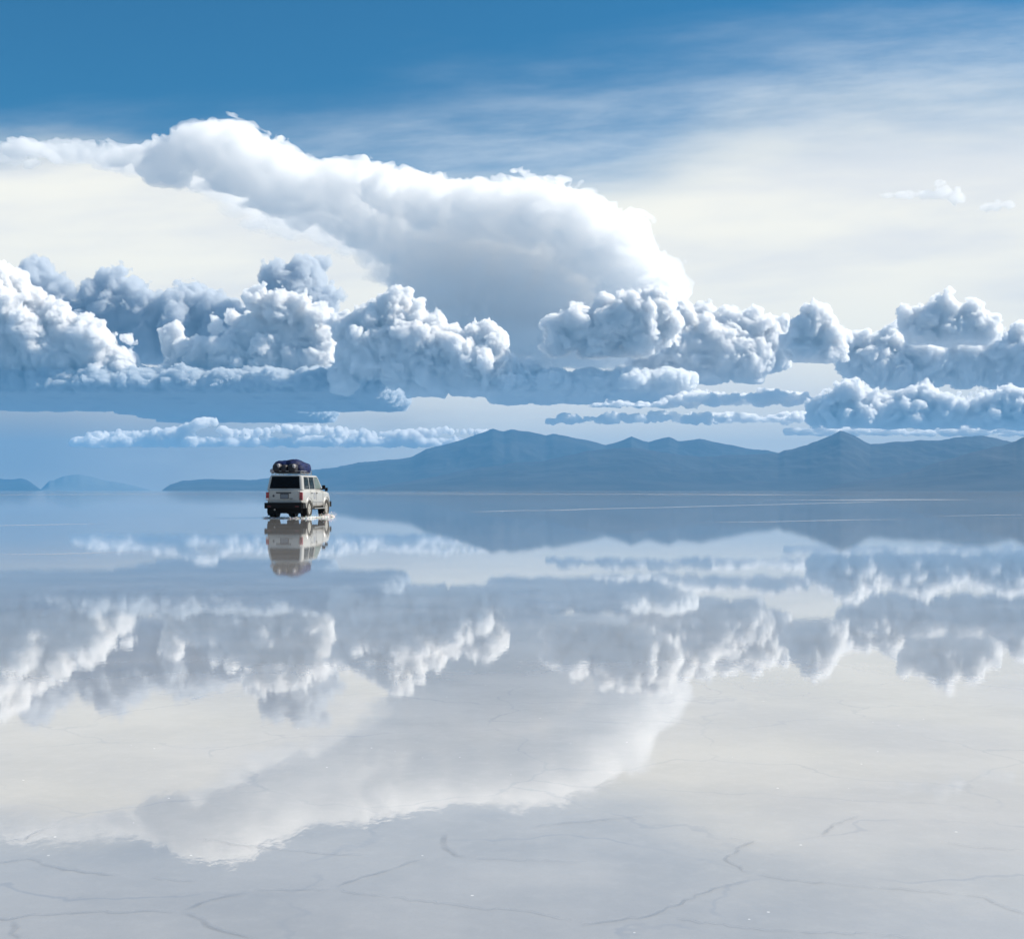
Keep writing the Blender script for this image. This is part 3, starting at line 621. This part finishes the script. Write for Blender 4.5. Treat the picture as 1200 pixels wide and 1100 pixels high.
# cabin: lower edge on the belt line, leaning in to the roof
def cab_sec(wb, wt, zb, zt):
    return [(.02, zb), (wb, zb), (wb + (wt - wb) * .9, zb + (zt - zb) * .88), (wt - .035, zt - .045), (wt - .11, zt - .012), (wt - .32, zt), (.02, zt + .012)]
yb0, yt0, yt1, yb1 = -2.31, -2.13, .38, 1.08
ZB, ZT = 1.17, 1.795
def cab_pt(f, t):          # f along the belt 0..1, t up 0..1
    return (yb0 + (yb1 - yb0) * f) * (1 - t) + (yt0 + (yt1 - yt0) * f) * t
bm = bmesh.new(); rows = []
zs = [(0, .865), (.25, .845), (.5, .82), (.75, .795), (.9, .77), (.965, .735), (1.0, .65)]
for t, w in zs:
    y0, y1 = cab_pt(0, t), cab_pt(1, t); z = ZB + (ZT - ZB) * t
    rc = .09
    rows.append([bm.verts.new(p) for p in ((w - rc, y0, z), (w - .02, y0 + .035, z), (w, y0 + .12, z), (w, y1 - .14, z), (w - .03, y1 - .05, z), (w - rc - .03, y1, z),
                                             (-w + rc + .03, y1, z), (-w + .03, y1 - .05, z), (-w, y1 - .14, z), (-w, y0 + .12, z), (-w + .02, y0 + .035, z), (-w + rc, y0, z))])
for a, c in zip(rows, rows[1:]):
    for k in range(12): bm.faces.new((a[k], a[(k + 1) % 12], c[(k + 1) % 12], c[k]))
bm.faces.new(rows[0][::-1]); bm.faces.new(rows[-1])
cabin = link_bm('cabin', bm, white, car)
md = cabin.modifiers.new('bv', 'BEVEL'); md.width = .02; md.segments = 2; md.limit_method = 'ANGLE'; md.angle_limit = R(40)


def wat(t):
    for (a, w), (c, x) in zip(zs, zs[1:]):
        if t <= c: return w + (x - w) * (t - a) / (c - a)
    return zs[-1][1]


def side_glass(sx, y0, y1, y0t, y1t, t0=.10, t1=.84, name='side_window', mat=None):
    """A pane following the lean of the cabin side, 4 mm proud, with a black rubber frame behind it."""
    for nm, off, grow, mt in (('window_seal', .003, .02, blackp), (name, .007, 0, mat or sglass)):
        bm = bmesh.new(); q = []
        N = 4
        for i in range(N + 1):
            t = t0 - grow / .6 + (t1 - t0 + 2 * grow / .6) * i / N
            k = (t - t0) / (t1 - t0); a = y0 + (y0t - y0) * k - grow; c = y1 + (y1t - y1) * k + grow; z = ZB + (ZT - ZB) * t
            q.append([bm.verts.new((sx * (wat(t) + off + dd), yy, z)) for dd, yy in ((0, a), (0, c))])
        for a, c in zip(q, q[1:]): bm.faces.new((a[0], a[1], c[1], c[0]))
        bmesh.ops.solidify(bm, geom=bm.faces[:], thickness=.002)
        if nm == name: pane = link_bm(nm, bm, mt, car); seal.parent = pane
        else: seal = link_bm(nm, bm, mt, car)
    return pane


quarter = pbr('pale_quarter_glass', (.30, .33, .33, 1), .08)
for sx in (-1, 1):
    side_glass(sx, -2.02, -1.28, -1.90, -1.28, mat=sglass)
    side_glass(sx, -1.16, -.42, -1.16, -.42)
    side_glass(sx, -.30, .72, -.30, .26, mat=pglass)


def end_glass(name, y_of_t, w0, w1, t0, t1, off, mt, grow=.0):
    bm = bmesh.new(); q = []
    for i in range(5):
        k = i / 4; t = t0 + (t1 - t0) * k; w = w0 + (w1 - w0) * k; z = ZB + (ZT - ZB) * t
        q.append([bm.verts.new((x * w, y_of_t(t) + off, z)) for x in (-1, -.5, 0, .5, 1)])
    for a, c in zip(q, q[1:]):
        for j in range(4): bm.faces.new((a[j], a[j + 1], c[j + 1], c[j]))
    bmesh.ops.solidify(bm, geom=bm.faces[:], thickness=.003)
    return link_bm(name, bm, mt, car)


rw = end_glass('rear_window', lambda t: cab_pt(0, t), .70, .625, .14, .86, -.012, glass)
sw = end_glass('window_seal', lambda t: cab_pt(0, t), .725, .645, .10, .90, -.005, blackp); sw.parent = rw
ws = end_glass('windshield', lambda t: cab_pt(1, t), .72, .64, .10, .88, .012, glass)
bm = bmesh.new(); add_cyl(bm, (.03, -2.335, 1.27), (-.28, -2.31, 1.34), .010, seg=8); add_cyl(bm, (.03, -2.36, 1.255), (.03, -2.30, 1.262), .022, seg=10); link_bm('rear_wiper', bm, blackp, car)
# tailgate details
box_obj('tailgate', (0, -2.365, .955), (1.36, .03, .40), white, car, .012)
box_obj('tailgate_garnish', (-.02, -2.388, 1.055), (.72, .02, .062), greym, car, .006)
lp = box_obj('license_plate', (.02, -2.392, .915), (.36, .014, .17), plate_m, car, .004)
fr = box_obj('plate_frame', (.02, -2.3855, .915), (.40, .008, .21), blackp, car, .003); fr.parent = lp
bm = bmesh.new(); add_cyl(bm, (-.50, -2.379, .93), (-.50, -2.392, .93), .05, seg=18); link_bm('tailgate_badge', bm, greym, car)
box_obj('tailgate_handle', (.33, -2.386, .82), (.16, .02, .03), greym, car, .005)
for sx in (-1, 1):
    tl = box_obj('tail_light', (sx * .80, -2.335, .915), (.15, .09, .33), redl, car, .02)
    d = box_obj('reverse_lens', (sx * .80, -2.383, .80), (.12, .006, .07), redd if sx > 0 else clear, car, .002); d.parent = tl
    d = box_obj('lamp_divider', (sx * .80, -2.3835, .90), (.145, .006, .014), blackp, car, .002); d.parent = tl
    box_obj('headlight', (sx * .66, 2.285, .86), (.26, .07, .17), clear, car, .02)
    box_obj('rear_reflector', (sx * .66, -2.53, .50), (.18, .012, .05), redd, car, .003)
# bumpers
bm = bmesh.new(); add_box(bm, (0, -2.43, .53), (1.74, .18, .24)); add_box(bm, (-.86, -2.25, .53), (.12, .42, .24)); add_box(bm, (.86, -2.25, .53), (.12, .42, .24)); rb = link_bm('rear_bumper', bm, blackp, car, bevel=.025)
bm = bmesh.new(); add_box(bm, (0, -2.45, .655), (1.1, .16, .02)); st_ = link_bm('step_pad', bm, greym, car, bevel=.005); st_.parent = rb
bm = bmesh.new(); add_box(bm, (0, 2.38, .56), (1.76, .20, .24)); link_bm('front_bumper', bm, blackp, car, bevel=.04)
bm = bmesh.new(); add_box(bm, (0, -2.30, .33), (1.66, .05, .24)); link_bm('rear_valance', bm, blackp, car, bevel=.01)
bm = bmesh.new(); add_box(bm, (0, 2.335, .86), (.98, .04, .16)); link_bm('grille', bm, greym, car, bevel=.01)
# underbody
bm = bmesh.new(); add_box(bm, (0, 0, .44), (1.15, 4.1, .12)); add_cyl(bm, (-.7, WY[0], .38), (.7, WY[0], .38), .05, seg=12); add_cyl(bm, (-.7, WY[1], .38), (.7, WY[1], .38), .05, seg=12)
bmesh.ops.create_icosphere(bm, subdivisions=2, radius=.15, matrix=Matrix.Translation((.12, WY[0], .38))); link_bm('underbody', bm, blackp, car)
bm = bmesh.new(); add_cyl(bm, (-.45, -2.40, .36), (-.45, -1.7, .42), .035, seg=14); link_bm('exhaust_pipe', bm, steel, car)
for sx in (-1, 1):
    box_obj('mud_flap', (sx * .80, WY[0] - .50, .30), (.27, .015, .36), blackp, car, .004)
    box_obj('mud_flap', (sx * .80, WY[1] - .50, .30), (.25, .015, .32), blackp, car, .004)
    box_obj('running_board', (sx * .92, 0, .40), (.20, 1.75, .045), steel, car, .012)
    box_obj('body_moulding', (sx * .932, -.02, .70), (.018, 1.75, .07), white, car, .006)
    for y in (-1.05, -.25): box_obj('door_handle', (sx * .937, y, 1.04), (.025, .16, .03), blackp, car, .006)
    for y in (-1.22, -.36, .78): box_obj('door_gap', (sx * .9275, y, .85), (.006, .012, .62), blackp, car, 0)
    bm = bmesh.new(); add_box(bm, (sx * 1.00, .66, 1.29), (.15, .09, .18)); add_box(bm, (sx * .91, .68, 1.21), (.12, .04, .05)); link_bm('side_mirror', bm, blackp, car, bevel=.02)
# emblem on the rear right door
bm = bmesh.new(); add_cyl(bm, (.928, -.62, .93), (.934, -.62, .93), .14, seg=24)
em = link_bm('door_emblem', bm, pbr('emblem_blue_grey', (.20, .22, .27, 1), .5), car)
bm = bmesh.new(); add_cyl(bm, (.935, -.62, .93), (.9375, -.62, .93), .075, seg=20); e2_ = link_bm('emblem_centre', bm, white, car); e2_.parent = em
bm = bmesh.new(); add_box(bm, (.90, 1.46, 1.20), (.13, .07, .15)); add_cyl(bm, (.84, 1.46, 1.05), (.89, 1.46, 1.16), .018, seg=8); link_bm('fender_mirror', bm, blackp, car, bevel=.015)


def wheel(x, y):
    w = empty('wheel', (x, y, .395)); w.parent = car; s_ = 1 if x > 0 else -1
    bm = bmesh.new(); prof = [(.235, -.12), (.36, -.13), (.388, -.115), (.397, -.08), (.397, .08), (.388, .115), (.36, .13), (.235, .12)]
    n = 40; rings = []
    for k in range(n):
        a = 2 * math.pi * k / n; rings.append([bm.verts.new((xx, math.cos(a) * r * (1 if j not in (3, 4) else (1 - .012 * (k % 2))), math.sin(a) * r)) for j, (r, xx) in enumerate(prof)])
    for k in range(n):
        a, c = rings[k], rings[(k + 1) % n]
        for j in range(8): bm.faces.new((a[j], a[(j + 1) % 8], c[(j + 1) % 8], c[j]))
    link_bm('tyre', bm, tyrem, w)
    bm = bmesh.new(); add_cyl(bm, (-s_ * .10, 0, 0), (s_ * .05, 0, 0), .236, seg=32); add_cyl(bm, (s_ * .05, 0, 0), (s_ * .115, 0, 0), .07, .05, seg=16)
    for k in range(6):
        a = 2 * math.pi * k / 6; add_box(bm, (s_ * .075, math.cos(a) * .14, math.sin(a) * .14), (.05, .17, .06), Matrix.Rotation(a, 3, 'X'))
    for v_ in (0,): add_cyl(bm, (s_ * .045, 0, 0), (s_ * .10, 0, 0), .234, .228, seg=32)
    link_bm('rim', bm, rimm, w)


for y in WY:
    for x in (-.81, .81): wheel(x, y)

# roof rack
bm = bmesh.new()
for y in np.linspace(-2.0, -.45, 7): add_box(bm, (0, y, 1.855), (1.36, .03, .02))
for sx in (-1, 1):
    add_cyl(bm, (sx * .68, -2.08, 1.86), (sx * .68, -.35, 1.86), .016, seg=8); add_cyl(bm, (sx * .70, -2.08, 1.95), (sx * .70, -.35, 1.95), .014, seg=8)
    for y in (-2.05, -1.5, -.95, -.37): add_cyl(bm, (sx * .69, y, 1.79), (sx * .70, y, 1.95), .014, seg=8)
add_cyl(bm, (-.70, -2.08, 1.95), (.70, -2.08, 1.95), .014, seg=8); add_cyl(bm, (-.70, -.35, 1.95), (.70, -.35, 1.95), .014, seg=8)
link_bm('roof_rack', bm, steel, car)

# lift and stretch the body; the wheels grow evenly so they stay round
def all_children(o):
    for ch in bpy.data.objects:
        if ch.parent == o:
            yield ch
            yield from all_children(ch)
for o in list(all_children(car)):
    if o.type == 'EMPTY': o.location = (o.location.x, o.location.y * YS, .397 * 1.1); continue
    w_ = o.parent.name.startswith('wheel')
    for v_ in o.data.vertices: v_.co = (v_.co.x, v_.co.y * 1.1, v_.co.z * 1.1) if w_ else (v_.co.x, v_.co.y * YS, v_.co.z * ZS)

# ---------------------------------------------------------------- the load on the rack (things of their own)
CM = Matrix.Translation(car_c) @ Matrix.Rotation(PSI, 4, 'Z') @ Matrix.Diagonal((1, YS, ZS, 1))
LOAD = Matrix.Translation((-.02, -1.2, 1.867)) @ Matrix.Diagonal((1.10, 1.05, 1.02, 1)) @ Matrix.Translation((0, 1.2, -1.867))
blue = pbr('blue_tarp', (.0, .010, .075, 1), .7, noise=.6, scale=4); blue.node_tree.nodes['Principled BSDF'].inputs['Specular IOR Level'].default_value = .25; darkbag = pbr('dark_bag_fabric', (.004, .004, .012, 1), .6, noise=.3, scale=10)
palec = pbr('pale_cloth_highlight', (.34, .33, .35, 1), .7, noise=.3, scale=15)


def lump(name, spec, mat, seed, vox=.022, amp=.03, parent=None):
    """Fused soft bundle from ellipsoids (cx, cy, cz, rx, ry, rz) in car space, with folds."""
    V_, F_ = [], []; off = 0; vs, fs = ico(3)
    for cx, cy, cz, rx, ry, rz in spec:
        q = np.sign(vs) * np.abs(vs) ** .8
        V_.append(q * np.array([rx, ry, rz]) + np.array([cx, cy, cz])); F_.append(fs + off); off += len(vs)
    me = bpy.data.meshes.new('t'); me.from_pydata(np.concatenate(V_).tolist(), [], np.concatenate(F_).tolist())
    o = bpy.data.objects.new(name, me); COL.objects.link(o); md = o.modifiers.new('r', 'REMESH'); md.mode = 'VOXEL'; md.voxel_size = vox
    m2 = bpy.data.meshes.new_from_object(o.evaluated_get(bpy.context.evaluated_depsgraph_get())); o.modifiers.clear(); o.data = m2; m2.name = name
    n = len(m2.vertices); c = np.empty(n * 3, 'f'); no = np.empty(n * 3, 'f'); m2.vertices.foreach_get('co', c); m2.vertex_normals.foreach_get('vector', no)
    c = c.reshape(-1, 3); no = no.reshape(-1, 3)
    c = c + no * (fbm(c * np.array([5, 3, 7], 'f') + seed, 3, .5, True) * amp)[:, None]
    c[:, 2] = np.maximum(c[:, 2], 1.867)
    m2.vertices.foreach_set('co', c.ravel()); m2.polygons.foreach_set('use_smooth', [True] * len(m2.polygons)); m2.update(); m2.materials.append(mat)
    o.matrix_world = CM @ LOAD
    return o


t1 = lump('tarp_bundle', [(.12, -1.2, 2.14, .40, .62, .30), (-.15, -1.3, 2.12, .36, .5, .27), (.36, -.9, 2.06, .32, .70, .26), (-.34, -.8, 2.08, .38, .7, .27), (-.36, -1.3, 2.12, .34, .5, .26), (.05, -.5, 2.10, .45, .5, .25), (.42, -1.45, 2.02, .24, .35, .20), (.10, -1.25, 2.33, .26, .4, .11)], blue, 2.0)
tag(t1, 'tall lumpy bundle wrapped in a royal blue tarpaulin on the roof of the car', 'bundle')
for (bx, bz, r, lab, nm) in ((-.40, 2.07, .20, 'left of the two dark stuffed bags at the rear edge of the roof load', 0), (.27, 2.05, .205, 'right of the two dark stuffed bags at the rear edge of the roof load', 1)):
    b_ = lump('duffel_bag', [(bx, -1.88, bz, r, .22, r), (bx, -1.75, bz - .01, r * .97, .25, r * .95)], darkbag, 5 + nm, .016, .015)
    tag(b_, lab, 'bag', 'dark bags on the roof rack')
    pc = lump('highlight_patch', [(bx + r * .38, -2.00, bz + r * .38, r * .36, .09, r * .50)], palec, 3 + nm, .010, .012); pc.matrix_world = Matrix(); pc.parent = b_  # pale piece standing in for the sun's highlight on the bag
sb = lump('stuff_sack', [(-.60, -1.93, 1.96, .10, .12, .085)], palec, 1.0, .012, .01); tag(sb, 'small pale stuff sack tucked at the left rear corner of the roof rack', 'sack')
db = lump('kit_bag', [(-.08, -1.9, 2.04, .15, .2, .17), (-.08, -1.8, 2.03, .16, .2, .17)], darkbag, 9.0, .016, .02); tag(db, 'dark navy kit bag squeezed between the two stuffed bags on the roof', 'bag')

# ---------------------------------------------------------------- spray and foam at the wheels
fm, T, b = new_mat('foam'); b.inputs['Base Color'].default_value = (.7, .7, .7, 1); b.inputs['Roughness'].default_value = .5; b.inputs['Subsurface Weight'].default_value = .3
rnd = random.Random(12); bm = bmesh.new()
def foam(c, n, sx_, sy_, h):
    for k in range(n):
        p = Vector((c[0] + rnd.gauss(0, sx_), c[1] + rnd.gauss(0, sy_), 0)); r = abs(rnd.gauss(0, 1)) * .5 + .3
        z = abs(rnd.gauss(0, h * .5)); s_ = .014 * r if z > .04 else .032 * r
        bmesh.ops.create_icosphere(bm, subdivisions=1, radius=1, matrix=CM @ Matrix.Translation((p.x, p.y, z)) @ Matrix.Diagonal((s_ * 2.0, s_ * 2.2, s_ * .55, 1)))
foam((.95, 1.35), 700, .14, .40, .17); foam((.95, -1.5), 380, .08, .3, .10); foam((-.3, -1.6), 220, .25, .3, .05); foam((.35, -1.7), 260, .25, .3, .06); foam((1.0, 0), 360, .15, .8, .05); foam((-.95, -1.4), 200, .10, .3, .06)
me = bpy.data.meshes.new('water_spray'); bm.to_mesh(me); bm.free(); me.polygons.foreach_set('use_smooth', [True] * len(me.polygons)); me.materials.append(fm); fo = bpy.data.objects.new('water_spray', me); COL.objects.link(fo); tag(fo, kind='stuff')
c = sc.cycles
c.volume_bounces = 16; c.max_bounces = 24; c.transparent_max_bounces = 24; c.use_denoising = True
c.glossy_bounces = 4; c.diffuse_bounces = 3
